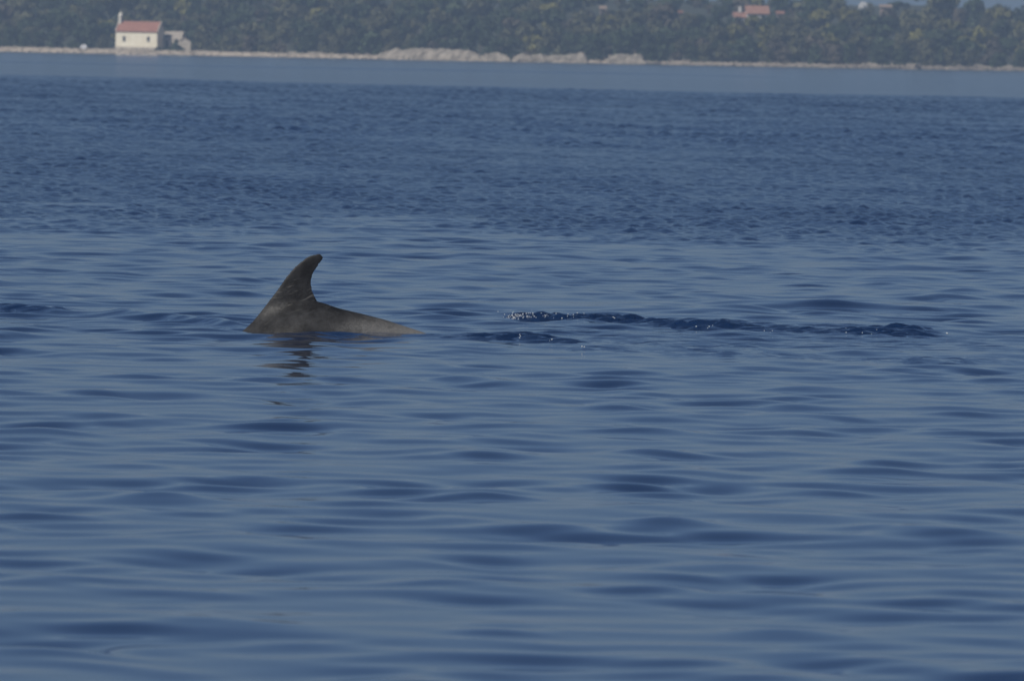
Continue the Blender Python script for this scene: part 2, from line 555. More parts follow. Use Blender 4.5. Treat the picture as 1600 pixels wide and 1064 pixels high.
    def mixc(f, a, c):
        n = N.new('ShaderNodeMix'); n.data_type = 'RGBA'
        L.new(f, n.inputs[0])
        for i, v in ((6, a), (7, c)):
            if isinstance(v, tuple): n.inputs[i].default_value = (*v, 1)
            else: L.new(v, n.inputs[i])
        return n.outputs[2]
    sep = N.new('ShaderNodeSeparateXYZ'); L.new(tc.outputs['Object'], sep.inputs[0])
    # dark cape on the back and fin, paler worn flank towards the tail
    big = noise(5, 3)
    zj = math_('ADD', sep.outputs[2], math_('MULTIPLY', math_('SUBTRACT', big, .5), .10))
    flank = math_('MULTIPLY', rngmap(sep.outputs[0], .10, .62), rngmap(zj, .14, .02))
    col = mixc(rngmap(noise(9, 7, rough=.62), .3, .7), (0.012, 0.0126, 0.0142), (0.036, 0.037, 0.0405))
    col = mixc(flank, col, (0.122, 0.124, 0.128))
    sp = rngmap(noise(150, 3, rough=.7), .5, .66)
    col = mixc(math_('MULTIPLY', sp, math_('MULTIPLY', flank, .6)), col, (0.27, 0.26, 0.25))
    # old scars and creases: fine pale lines bending across the fin base and along the tail stock
    def streaks(rot, sx, sz, lo, hi, curve):
        mp = N.new('ShaderNodeMapping'); mp.inputs['Rotation'].default_value = (0, math.radians(rot), 0)
        cv = N.new('ShaderNodeCombineXYZ')
        x2 = math_('MULTIPLY', math_('MULTIPLY', sep.outputs[0], sep.outputs[0]), curve)
        L.new(sep.outputs[0], cv.inputs[0]); L.new(sep.outputs[1], cv.inputs[1]); L.new(math_('ADD', sep.outputs[2], x2), cv.inputs[2])
        L.new(cv.outputs[0], mp.inputs[0])
        sc = N.new('ShaderNodeVectorMath'); sc.operation = 'MULTIPLY'; sc.inputs[1].default_value = (sx, 4, sz)
        L.new(mp.outputs[0], sc.inputs[0])
        return rngmap(noise(1.0, 3, sc.outputs[0], .55), lo, hi)
    z_fin = math_('MULTIPLY', rngmap(sep.outputs[2], .11, .18), rngmap(sep.outputs[2], .36, .27))
    z_tail = rngmap(sep.outputs[0], .36, .56)
    l_fin = math_('MULTIPLY', streaks(14, 9, 75, .56, .70, -1.2), z_fin)
    l_tail = math_('MULTIPLY', streaks(-16, 7, 85, .56, .70, .15), z_tail)
    l_all = math_('MULTIPLY', streaks(35, 12, 60, .64, .76, 0), .35)
    lines = math_('MAXIMUM', math_('MAXIMUM', l_fin, math_('MULTIPLY', l_tail, .8)), l_all)
    col = mixc(math_('MULTIPLY', lines, .6), col, (0.13, 0.128, 0.125))
    # darker wet blotches
    col = mixc(math_('MULTIPLY', rngmap(noise(22, 5, rough=.65), .5, .72), .45), col, (0.010, 0.0105, 0.0115))
    # brownish bare edge along the front of the fin
    L.new(col, b.inputs['Base Color'])
    L.new(rngmap(noise(40, 4), .3, .7, .44, .56), b.inputs['Roughness'])
    b.inputs['Specular IOR Level'].default_value = .13
    bp = N.new('ShaderNodeBump'); bp.inputs['Strength'].default_value = .5; bp.inputs['Distance'].default_value = .004
    hh = math_('ADD', noise(60, 5), math_('MULTIPLY', lines, .25))
    L.new(hh, bp.inputs['Height']); L.new(bp.outputs[0], b.inputs['Normal'])
    return o
dolphin = build_dolphin()

# drops thrown up by the tail strokes, above the wake
def build_drops():
    bm = bmesh.new()
    rg = random.Random(9)
    spots = [(808, 493, 30, 6, 58), (885, 492, 50, 5, 14), (960, 496, 6, 3, 3), (1100, 510, 30, 3, 4), (1200, 517, 12, 3, 3),
             (1345, 518, 50, 4, 5), (1480, 520, 4, 3, 2), (814, 525, 4, 2, 3), (858, 532, 4, 2, 2), (914, 542, 4, 2, 2), (829, 494, 40, 4, 16)]
    for px, py, wx, hy, n in spots:
        for _ in range(n):
            x = px + rg.gauss(0, wx * .5); y = py + rg.gauss(0, hy * .6)
            p = at(x, y, ground(px, py + 8).y + rg.gauss(0, .1))
            p.z = max(p.z, .012)
            bmesh.ops.create_icosphere(bm, subdivisions=1, radius=rg.uniform(.002, .0055), matrix=Matrix.Translation(p))
    me = bpy.data.meshes.new('water_drops'); bm.to_mesh(me); bm.free()
    me.polygons.foreach_set('use_smooth', [True] * len(me.polygons))
    m, nt, b = new_mat('splash_water')
    b.inputs['Base Color'].default_value = (.75, .8, .85, 1)
    b.inputs['Roughness'].default_value = .08
    b.inputs['IOR'].default_value = 1.333
    b.inputs['Transmission Weight'].default_value = .35
    me.materials.append(m)
    o = bpy.data.objects.new('water_drops', me); COL.objects.link(o)
    tag(o, 'bright drops splashed over the wake behind the dolphin', 'splash', kind='stuff')
build_drops()

# ================================================================== THE COAST
def terrain_h(px, s):
    """ground height s metres behind the waterline"""
    s = np.asarray(s, float)
    beach = np.interp(px, [0, 300, 500, 1000, 1600], [.95, .85, .72, .56, .60]) * smooth(0, 2.6, s) + 0.12 * smooth(4, 14, s)
    rise = np.interp(s, [0, 14, 30, 60, 100, 160, 240, 340, 460, 700, 1000], [0, 0, 0.9, 2.4, 4.3, 6.6, 9.0, 11.6, 13.6, 14.4, 13.0])
    top = np.interp(px, [-1500, 0, 700, 1100, 1340, 1420, 1530, 1600, 2200, 3500], [1.0, 1.1, 1.1, 1.1, 1.08, 1.12, 1.1, 0.95, 1.0, .9])
    return beach - 1.2 * smooth(0, -6, s) + rise * top
def coast_pt(px, s):
    d = float(shore_d(px)) + s
    x = math.tan((px - 800) * PXA) * d
    return x, d
def gz(px, s):
    return float(terrain_h(px, s))

def build_terrain():
    cols = np.concatenate([np.linspace(-5500, -700, 60), np.linspace(-680, 2280, 380), np.linspace(2300, 7100, 60)])
    ss = np.concatenate([[-30, -8], np.linspace(-3, 6, 19), np.geomspace(7, 1100, 60)])
    V = np.zeros((len(cols), len(ss), 3))
    rg = np.random.default_rng(4)
    for i, c in enumerate(cols):
        d = shore_d(c) + ss
        V[i, :, 0] = np.tan((c - 800) * PXA) * d
        V[i, :, 1] = d
        V[i, :, 2] = terrain_h(c, ss)
    bumps = rg.normal(size=V.shape[:2])
    near = (ss > 0.3) & (ss < 8)
    V[:, near, 2] += bumps[:, near] * .10
    V[:, ss > 20, 2] += bumps[:, ss > 20] * .25
    idx = np.arange(V.shape[0] * V.shape[1]).reshape(V.shape[:2])
    F = np.stack([idx[:-1, :-1], idx[1:, :-1], idx[1:, 1:], idx[:-1, 1:]], -1).reshape(-1, 4)
    me = quads_mesh('coast_ground', V.reshape(-1, 3), F)
    o = bpy.data.objects.new('coast_ground', me); COL.objects.link(o)
    tag(o, 'low wooded coast with a pale stony shore', kind='structure')
    m, nt, b = new_mat('coast_soil')
    N, L = nt.nodes, nt.links
    geo = N.new('ShaderNodeNewGeometry'); sep = N.new('ShaderNodeSeparateXYZ'); L.new(geo.outputs['Position'], sep.inputs[0])
    nz = N.new('ShaderNodeTexNoise'); nz.inputs['Scale'].default_value = .5; nz.inputs['Detail'].default_value = 6
    L.new(geo.outputs['Position'], nz.inputs['Vector'])
    mx = N.new('ShaderNodeMix'); mx.data_type = 'RGBA'
    mx.inputs[6].default_value = (.27, .22, .17, 1); mx.inputs[7].default_value = (.38, .33, .27, 1)
    L.new(nz.outputs[0], mx.inputs[0])
    mr = N.new('ShaderNodeMapRange'); mr.inputs[1].default_value = 1.15; mr.inputs[2].default_value = 1.5
    ad = N.new('ShaderNodeMath'); ad.operation = 'MULTIPLY_ADD'; ad.inputs[1].default_value = .6
    L.new(nz.outputs[0], ad.inputs[0]); L.new(sep.outputs[2], ad.inputs[2])
    L.new(ad.outputs[0], mr.inputs[0])
    mr.inputs[1].default_value = 1.35; mr.inputs[2].default_value = 1.7
    mx2 = N.new('ShaderNodeMix'); mx2.data_type = 'RGBA'
    L.new(mr.outputs[0], mx2.inputs[0]); L.new(mx.outputs[2], mx2.inputs[6]); mx2.inputs[7].default_value = (.028, .034, .018, 1)
    L.new(mx2.outputs[2], b.inputs['Base Color']); b.inputs['Roughness'].default_value = .95
    me.materials.append(m)
build_terrain()

MAT_STONE = noise_mat('pale_limestone', (.19, .16, .125), (.34, .30, .245), 0.9, bump=.8, bump_scale=3, rough=.95)
MAT_BANK = noise_mat('weathered_rock', (.115, .098, .078), (.29, .255, .21), 0.55, bump=.9, bump_scale=2.2, rough=.95, detail=8)
MAT_WALLSTONE = noise_mat('dry_stone', (.13, .112, .09), (.30, .265, .22), 0.9, bump=.6, bump_scale=4, rough=.95)

def build_shore_stones():
    bm0 = bmesh.new(); bmesh.ops.create_icosphere(bm0, subdivisions=1, radius=1)
    bv = np.array([v.co[:] for v in bm0.verts]); bf = np.array([[v.index for v in f.verts] for f in bm0.faces]); bm0.free()
    rg = np.random.default_rng(6)
    vs, fs, n = [], [], 0
    for k in range(2300):
        px = rg.uniform(-250, 1850)
        s = abs(rg.normal(0, 1)) * 2.2 + .1
        x, d = coast_pt(px, s)
        sz = rg.uniform(.08, .30) * (1.5 if rg.random() < .1 else 1)
        sc = sz * rg.uniform(.7, 1.3, 3) * np.array([1.3, 1, .75])
        v = bv * (1 + rg.normal(0, .12, (len(bv), 1))) * sc
        a = rg.uniform(0, 6.28); R = np.array([[math.cos(a), -math.sin(a), 0], [math.sin(a), math.cos(a), 0], [0, 0, 1]])
        vs.append(v @ R.T + (x, d, gz(px, s) + sz * .25)); fs.append(bf + n); n += len(bv)
    o = link_mesh('shore_stones', np.concatenate(vs), np.concatenate(fs).tolist(), MAT_STONE)
    tag(o, 'pale stones strewn along the waterline of the far shore', 'stones', kind='stuff')
build_shore_stones()

def rock_bank(name, prof, depth, label, mat, seed, s0=0.5, nz_amp=.35, cat='rock'):
    """bank whose crest follows prof = [(px, py_top)]; rises from the beach, domed back and down again"""
    px0, px1 = prof[0][0], prof[-1][0]
    n = max(8, int((px1 - px0) / 1.6))
    m = 22
    xs, ys = zip(*prof)
    V = np.zeros((n + 1, m + 1, 3))
    for i in range(n + 1):
        px = px0 + (px1 - px0) * i / n
        d0 = float(shore_d(px)) + s0
        zt = at(px, float(np.interp(px, xs, ys)), d0 + depth * .35).z
        for j in range(m + 1):
            t = j / m
            d = d0 + depth * t
            prof_z = min(1, (t / .30)) ** .55 if t < .3 else 1 - .9 * ((t - .3) / .7) ** 2
            z = -.1 + (zt + .1) * prof_z
            p = Vector((math.tan((px - 800) * PXA) * d, d, z))
            nn = mnoise.fractal(Vector((p.x * .45 + seed, p.y * .45, p.z * 1.1)), .9, 2.1, 4)
            c = abs(mnoise.noise(Vector((p.x * .9 + seed * 3, p.y * .9, p.z * 1.6))))
            p.z += nn * nz_amp * prof_z - .3 * c * nz_amp
            p.y -= nn * nz_amp * 1.2
            V[i, j] = p
    idx = np.arange((n + 1) * (m + 1)).reshape(n + 1, m + 1)
    F = np.stack([idx[:-1, :-1], idx[1:, :-1], idx[1:, 1:], idx[:-1, 1:]], -1).reshape(-1, 4).tolist()
    cen = Vector(V.reshape(-1, 3).mean(0)); cen.z = 0
    o = link_mesh(name, V.reshape(-1, 3) - np.array(cen), F, mat)
    o.location = cen
    tag(o, label, cat)
    return o
rock_bank('rock_bank', [(560, 94), (575, 91), (590, 83), (605, 77), (640, 76), (680, 76.5), (700, 78.5), (722, 79), (738, 84), (748, 92), (755, 98)], 11,
          'broad pale rounded rock bank, the largest on the far shore', MAT_BANK, 2.0)
rock_bank('rock_ledge', [(744, 95), (750, 84), (768, 82), (780, 85), (788, 92), (792, 99)], 6,
          'low lumpy pale rocks just right of the rounded rock bank', MAT_BANK, 5.0)
rock_bank('stone_embankment', [(786, 97), (794, 87), (806, 84), (822, 86), (836, 84), (852, 86.5), (866, 87), (878, 85), (890, 83), (903, 82.5), (908, 87), (912, 98)], 5,
          'long pale stone embankment ending square at its right end', MAT_WALLSTONE, 8.0, nz_amp=.34)
rock_bank('stone_block', [(940, 98), (942, 85), (947, 87.5), (956, 86), (966, 84.5), (980, 85), (992, 84), (996, 88), (999, 98)], 3.5,
          'square pale stone block behind the low quay', MAT_WALLSTONE, 12.0, nz_amp=.24, cat='stonework')
rock_bank('low_quay', [(950, 101), (958, 96), (985, 95.8), (1010, 96.4), (1022, 97), (1026, 103)], 2.2,
          'low bright quay of stone at the water below the square block', MAT_WALLSTONE, 15.0, s0=-1.2, nz_amp=.07, cat='quay')
rock_bank('pale_boulder', [(117, 74), (118.5, 70.6), (122, 69.6), (126, 70.0), (128, 74)], 1.0,
          'small pale boulder lying on the shore left of the chapel', noise_mat('white_stone', (.36, .36, .38), (.48, .48, .50), 2), 19.0, s0=3.5, nz_amp=.05)

# ------------------------------------------------------------------ chapel
MAT_PLASTER = noise_mat('cream_plaster', (.70, .64, .49), (.80, .75, .61), 0.8, rough=.9, detail=6)
MAT_TILE = noise_mat('red_clay_tile', (.25, .115, .082), (.34, .17, .122), 2.5, rough=.85, rand=.15)
MAT_OLDROOF = noise_mat('stone_slab_roof', (.28, .245, .20), (.40, .355, .30), 1.8, rough=.95)
MAT_OLDWALL = noise_mat('bare_stone_wall', (.36, .32, .265), (.50, .455, .38), 1.8, rough=.95)
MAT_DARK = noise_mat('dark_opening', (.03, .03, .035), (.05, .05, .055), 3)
MAT_FRAME = noise_mat('stone_frame', (.5, .47, .40), (.6, .57, .5), 3)

def gable_house(root, x0, x1, y0, y1, zw, zr, mat, name='wall'):
    """walls with gables at the x ends, ridge along x"""
    ym = (y0 + y1) / 2
    v = [(x0, y0, -.6), (x1, y0, -.6), (x1, y1, -.6), (x0, y1, -.6), (x0, y0, zw), (x1, y0, zw), (x1, y1, zw), (x0, y1, zw), (x0, ym, zr), (x1, ym, zr)]
    f = [(0, 1, 5, 4), (2, 3, 7, 6), (1, 2, 6, 9, 5), (3, 0, 4, 8, 7), (4, 5, 9, 8), (6, 7, 8, 9)]
    return link_mesh(name, v, f, mat, root)
def tiled_slope(root, x0, x1, y_e, z_e, y_r, z_r, mat, tile_w, nrow, name='roof', thick=.07, rib=True):
    """one roof slope of ridged tile columns, stepped row by row"""
    ncol = max(2, int(round((x1 - x0) / tile_w)))
    sub = 4
    vs, fs = [], []
    nx = ncol * sub + 1
    L_ = math.hypot(y_r - y_e, z_r - z_e)
    ny, nzv = -(z_r - z_e) / L_, (y_r - y_e) / L_
    if nzv < 0: ny, nzv = -ny, -nzv
    prof = []
    for r in range(nrow):
        prof += [(r / nrow, .05), ((r + 1) / nrow, .012)]
    for t, lift in prof:
        for i in range(nx):
            x = x0 + (x1 - x0) * i / (nx - 1)
            w = (.045 * (.5 + .5 * math.cos(2 * math.pi * i / sub)) if rib else 0) + lift + .03
            vs.append((x, y_e + (y_r - y_e) * t + ny * w, z_e + (z_r - z_e) * t + nzv * w))
    for r in range(len(prof) - 1):
        for i in range(nx - 1):
            a = r * nx + i
            fs.append((a, a + 1, a + nx + 1, a + nx))
    # underside
    b0 = len(vs)
    vs += [(x0, y_e, z_e), (x1, y_e, z_e), (x1, y_r, z_r), (x0, y_r, z_r)]
    fs.append((b0, b0 + 3, b0 + 2, b0 + 1))
    lastr = (len(prof) - 1) * nx
    fs += [tuple([b0, b0 + 1] + list(range(nx - 1, -1, -1)))]
    fs += [tuple([b0] + [r * nx for r in range(len(prof))] + [b0 + 3]), tuple([b0 + 1, b0 + 2] + [r * nx + nx - 1 for r in range(len(prof) - 1, -1, -1)])]
    return link_mesh(name, vs, fs, mat, root)

def arched_window(parent, cx, y, z0, w, h, name='window'):
    pts = [(-w / 2, 0), (w / 2, 0), (w / 2, h - w / 2)] + [(w / 2 * math.cos(a), h - w / 2 + w / 2 * math.sin(a)) for a in np.linspace(.3, math.pi - .3, 7)] + [(-w / 2, h - w / 2)]
    n = len(pts)
    v = [(cx + a, y - .012, z0 + b) for a, b in pts] + [(cx + a, y + .2, z0 + b) for a, b in pts]
    f = [tuple(range(n))] + [(i, i + n, (i + 1) % n + n, (i + 1) % n) for i in range(n)]
    o = link_mesh(name, v, f, MAT_DARK, parent)
    # raised stone surround
    k = 1.0
    out = [(a + (.11 if a > 0 else -.11 if a < 0 else 0), b + (.11 if b > h * .6 else (-.1 if b < .01 else 0))) for a, b in pts]
    v = [(cx + a, y - .05, z0 + b) for a, b in out] + [(cx + a, y - .05, z0 + b) for a, b in pts] + [(cx + a, y + .05, z0 + b) for a, b in out] + [(cx + a, y + .02, z0 + b) for a, b in pts]
    f = []
    for i in range(n):
        j = (i + 1) % n
        f += [(i, j, n + j, n + i), (i, 2 * n + i, 2 * n + j, j), (n + i, n + j, 3 * n + j, 3 * n + i)]
    link_mesh('window_frame', v, f, MAT_FRAME, o)
    return o

CH_S = 9.0
ch_px = 213.5
cd = float(shore_d(ch_px)) + CH_S
chz = at(ch_px, 73.0, cd).z
M = PXA * cd                 # metres per photograph pixel at the chapel
ROT = math.radians(-17)
def build_chapel():
    # left front corner of the long wall is at column 180.5
    p0 = at(180.5, 72.5, cd); p1 = at(245.8, 72.5, cd)
    Lw = (p1.x - p0.x) / math.cos(ROT)
    Dw = 5.0
    root = empty('chapel', (p0.x, cd, chz), 0, 'cream chapel with red tiled roof and bell gable on the far shore', 'chapel')
    # long wall turned so that its right-hand gable shows a little
    root.rotation_euler = (0, 0, ROT)
    zw = 23.5 * M; zr = zw + 14.6 * M
    gable_house(root, 0, Lw, 0, Dw, zw, zr - .08, MAT_PLASTER)
    ov = .22
    sl = (zr - zw) / (Dw / 2)
    tiled_slope(root, -.12, Lw + .12, -ov, zw - ov * sl + .02, Dw / 2, zr, MAT_TILE, .34, 12)
    tiled_slope(root, -.12, Lw + .12, Dw + ov, zw - ov * sl + .02, Dw / 2, zr, MAT_TILE, .34, 12)
    # ridge caps
    v, f = [], []
    for i in range(13):
        x = -.1 + (Lw + .2) * i / 12
        for j in range(7):
            a = math.pi * j / 6
            v.append((x, Dw / 2 + .14 * math.cos(a), zr + .03 + .12 * math.sin(a)))
    for i in range(12):
        for j in range(6):
            a = i * 7 + j; f.append((a, a + 1, a + 8, a + 7))
    link_mesh('ridge_cap', v, f, MAT_TILE, root)
    box('cornice', (-.03, Lw + .03, -.10, -.004, zw - .28, zw - .12), MAT_FRAME, root)
    box('plinth', (-.06, Lw + .06, -.09, -.004, -.6, -.08), MAT_OLDWALL, root)
    for fr in (.205, .79):
        arched_window(root, Lw * fr, 0, 7.6 * M, .62, 8.0 * M)
    # gable copings
    for xx in (-.14, Lw + .02):
        for sgn in (0, 1):
            ya, yb = (-ov, Dw / 2) if sgn == 0 else (Dw + ov, Dw / 2)
            za = zw - ov * sl + .1; zb = zr + .1
            v = [(xx, ya, za), (xx + .13, ya, za), (xx + .13, yb, zb), (xx, yb, zb), (xx, ya, za + .12), (xx + .13, ya, za + .12), (xx + .13, yb, zb + .12), (xx, yb, zb + .12)]
            f = box_verts(0, 1, 0, 1, 0, 1)[1]
            link_mesh('coping', v, f, MAT_FRAME, root)
    # bell gable over the front: two piers, arch, little roof and cross
    bg = box('bell_gable', (-.02, .62, Dw / 2 - .78, Dw / 2 - .38, zr - .5, zr + 1.25), MAT_FRAME, root, .02)
    box('pier', (-.02, .62, Dw / 2 + .38, Dw / 2 + .78, zr - .5, zr + 1.25), MAT_FRAME, bg, .02)
    box('sill', (-.022, .622, Dw / 2 - .37, Dw / 2 + .37, zr - .5, zr + .35), MAT_FRAME, bg)
    v = [(-.06, Dw / 2 - .85, zr + 1.25), (.66, Dw / 2 - .85, zr + 1.25), (.66, Dw / 2 + .85, zr + 1.25), (-.06, Dw / 2 + .85, zr + 1.25),
         (-.06, Dw / 2 - .5, zr + 1.65), (.66, Dw / 2 - .5, zr + 1.65), (.66, Dw / 2 + .5, zr + 1.65), (-.06, Dw / 2 + .5, zr + 1.65), (-.06, Dw / 2, zr + 2.0), (.66, Dw / 2, zr + 2.0)]
    f = [(0, 3, 2, 1), (0, 1, 5, 4), (2, 3, 7, 6), (4, 5, 9, 8), (6, 7, 8, 9), (1, 2, 6, 9, 5), (3, 0, 4, 8, 7)]
    link_mesh('bell_roof', v, f, MAT_FRAME, bg)
    # bell
    v, f = [], []
    prof = [(.05, .48), (.11, .44), (.14, .3), (.17, .12), (.24, 0)]
    for r_, z_ in prof:
        for j in range(10):
            a = 2 * math.pi * j / 10; v.append((.3 + r_ * math.cos(a), Dw / 2 + r_ * math.sin(a), zr + .55 + z_))
    for i in range(4):
        for j in range(10):
            a, c = i * 10 + j, i * 10 + (j + 1) % 10; f.append((a, c, c + 10, a + 10))
    link_mesh('bell', v, f, noise_mat('bronze', (.10, .08, .05), (.15, .12, .07), 4, rough=.5), bg)
    cv, cf = box_verts(.26, .34, Dw / 2 - .04, Dw / 2 + .04, zr + 1.95, zr + 2.75)
    c2, f2 = box_verts(.26, .34, Dw / 2 - .26, Dw / 2 + .26, zr + 2.35, zr + 2.44)
    c2 = [(a - .003 if a < .3 else a + .003, b, c) for a, b, c in c2]
    link_mesh('cross', cv + c2, cf + [tuple(i + 8 for i in q) for q in f2], MAT_FRAME, bg)
    # door in the left front gable (faces along the shore)
    dv, df = box_verts(-.05, -.004, Dw / 2 - .6, Dw / 2 + .6, 0, 2.1)
    link_mesh('door', dv, df, noise_mat('old_wood', (.10, .07, .05), (.16, .11, .08), 6), root)
    # ---- roofless-looking stone annex on the right, its own building
    an = empty('stone_annex', (at(250.5, 73, cd + 1.5).x, cd + 1.5, chz), ROT, 'low grey stone annex with a slab roof attached to the right of the chapel', 'annex')
    aL = 33 * M
    aw, ar = 12.2 * M, 24.3 * M
    gable_house(an, 0, aL, 0, 4.4, aw, ar - .07, MAT_OLDWALL)
    tiled_slope(an, -.1, aL + .1, -.15, aw - .15 * (ar - aw) / 2.2, 2.2, ar, MAT_OLDROOF, .6, 7, rib=False)
    tiled_slope(an, -.1, aL + .1, 4.55, aw - .15 * (ar - aw) / 2.2, 2.2, ar, MAT_OLDROOF, .6, 7, rib=False)
    dv, df = box_verts(1.1, 2.0, -.03, -.004, -.2, 1.5)
    link_mesh('door', dv, df, MAT_DARK, an)
    # small outbuilding with a pale gable turned to the sea
    ob_d = cd - 1.0
    ob = empty('stone_shed', (at(280.5, 75, ob_d).x, ob_d, chz - .2), math.radians(6), 'small pale stone shed with pointed gable at the right end of the annex', 'shed')
    w = 17.5 * M
    v = [(0, 0, -.6), (w, 0, -.6), (w, 0, 9.5 * M), (w * .38, 0, 16.5 * M), (0, 0, 10.5 * M)]
    v += [(a, 3.4, c) for a, b, c in v]
    f = [(0, 1, 2, 3, 4), (9, 8, 7, 6, 5), (1, 6, 7, 2), (0, 4, 9, 5)]
    link_mesh('wall', v, f, MAT_OLDWALL, ob)
    for a, b_ in ((3, 2), (4, 3)):
        A_, B_ = v[a], v[b_]
        vv = [(A_[0], -.15, A_[2] + .02), (B_[0], -.15, B_[2] + .02), (B_[0], 3.55, B_[2] + .02), (A_[0], 3.55, A_[2] + .02)]
        vv += [(x, y, z + .12) for x, y, z in vv]
        link_mesh('roof', vv, box_verts(0, 1, 0, 1, 0, 1)[1], MAT_OLDROOF, ob)
build_chapel()

# ------------------------------------------------------------------ houses up in the wood
def hill_house(name, px, py_eave, s, L, D, hw, hr, rz, label, wall_mat, roof_mat=None, chimney=False, wing=None):
    d = float(shore_d(px)) + s
    z = at(px, py_eave, d).z - hw
    zg = gz(px, s)
    p = at(px, py_eave, d)
    root = empty(name, (p.x, d, z), rz, label, 'house')
    def block(x0, x1, y0, y1, w, r, wr='wall'):
        ym = (y0 + y1) / 2
        dz = min(0, zg - z) - 1
        v = [(x0, y0, dz), (x1, y0, dz), (x1, y1, dz), (x0, y1, dz), (x0, y0, w), (x1, y0, w), (x1, y1, w), (x0, y1, w), (x0, ym, r - .06), (x1, ym, r - .06)]
        f = [(0, 1, 5, 4), (2, 3, 7, 6), (1, 2, 6, 9, 5), (3, 0, 4, 8, 7), (4, 5, 9, 8), (6, 7, 8, 9)]
        link_mesh('wall', v, f, wall_mat, root)
        if roof_mat:
            sl = (r - w) / ((y1 - y0) / 2)
            tiled_slope(root, x0 - .3, x1 + .3, y0 - .35, w - .35 * sl, ym, r, roof_mat, .4, 9)
            tiled_slope(root, x0 - .3, x1 + .3, y1 + .35, w - .35 * sl, ym, r, roof_mat, .4, 9)
        n = max(1, int((x1 - x0) / 2.4))
        for i in range(n):
            cx = x0 + (x1 - x0) * (i + .5) / n
            wv, wf = box_verts(cx - .45, cx + .45, y0 - .03, y0 - .003, w - 1.7, w - .5)
            wd = link_mesh('window', wv, wf, MAT_DARK, root)
            sv, sf = box_verts(cx - .55, cx + .55, y0 - .10, y0 - .032, w - 1.82, w - 1.71)
            link_mesh('sill', sv, sf, MAT_FRAME, wd)
    block(-L / 2, L / 2, 0, D, hw, hr)
    if wing:
        block(*wing)
    if chimney:
        cx, cy, cz = chimney
        c = box('chimney', (cx - .3, cx + .3, cy - .3, cy + .3, cz, cz + 1.3), wall_mat, root)
        box('chimney_cap', (cx - .38, cx + .38, cy - .38, cy + .38, cz + 1.305, cz + 1.42), MAT_FRAME, c)
    return root
MAT_WHITEWALL = noise_mat('white_render', (.6, .58, .55), (.72, .70, .66), 1.2, rough=.9)
MAT_TAN = noise_mat('tan_render', (.28, .215, .17), (.36, .28, .225), 1.2, rough=.9)
MAT_TILE2 = noise_mat('orange_clay_tile', (.27, .145, .105), (.35, .20, .148), 2.5, rough=.85)
hill_house('hill_house', 1184, 21.5, 230, 5.0, 5.4, 3.0, 4.75, math.radians(5), 'house with pink red tiled roof and chimney high in the wood at right', MAT_WHITEWALL, MAT_TILE2,
           chimney=(-4.0, 2.2, 3.2), wing=(-5.4, -2.5, .6, 4.6, 2.1, 3.15))
hill_house('hill_house', 1219, 21.8, 235, 1.5, 3.2, 2.2, 2.75, 0, 'tiny red roofed outhouse just right of the pink roofed house', MAT_TAN, MAT_TILE2)
hill_house('hill_house', 1352, 9.0, 300, 1.2, 3.0, 2.0, 2.9, math.radians(20), 'tiny white house front near the ridge at right', noise_mat('grey_render', (.34, .34, .34), (.44, .44, .43), 1.2))
hill_house('hill_house', 1384, 11.5, 300, 2.6, 3.0, 2.0, 2.55, 0, 'tiny tan roof near the ridge right of the white house front', MAT_TAN, MAT_TAN)
hill_house('hill_house', 942, 14.0, 260, 1.3, 3.0, 2.0, 2.6, 0, 'small tan brown roof half hidden in trees above the stone embankment', MAT_TAN, MAT_TAN)
hill_house('hill_house', 1063, 20.0, 250, .8, 2.4, 2.0, 2.4, 0, 'tiny red gable in trees left of the pink roofed house', MAT_TAN, MAT_TILE2)

# ------------------------------------------------------------------ trees
LEAF = {
    'dark': leaf_mat('dark_green_leaves', (.022, .034, .015), (.043, .060, .025)),
    'olive': leaf_mat('olive_green_leaves', (.056, .058, .028), (.090, .087, .042)),
    'yellow': leaf_mat('yellow_green_leaves', (.100, .098, .028), (.160, .148, .045)),
    'brown': leaf_mat('dry_brown_leaves', (.070, .058, .040), (.10, .083, .056)),
}
MAT_BARK = noise_mat('grey_bark', (.07, .055, .04), (.13, .105, .08), 6, bump=.5)

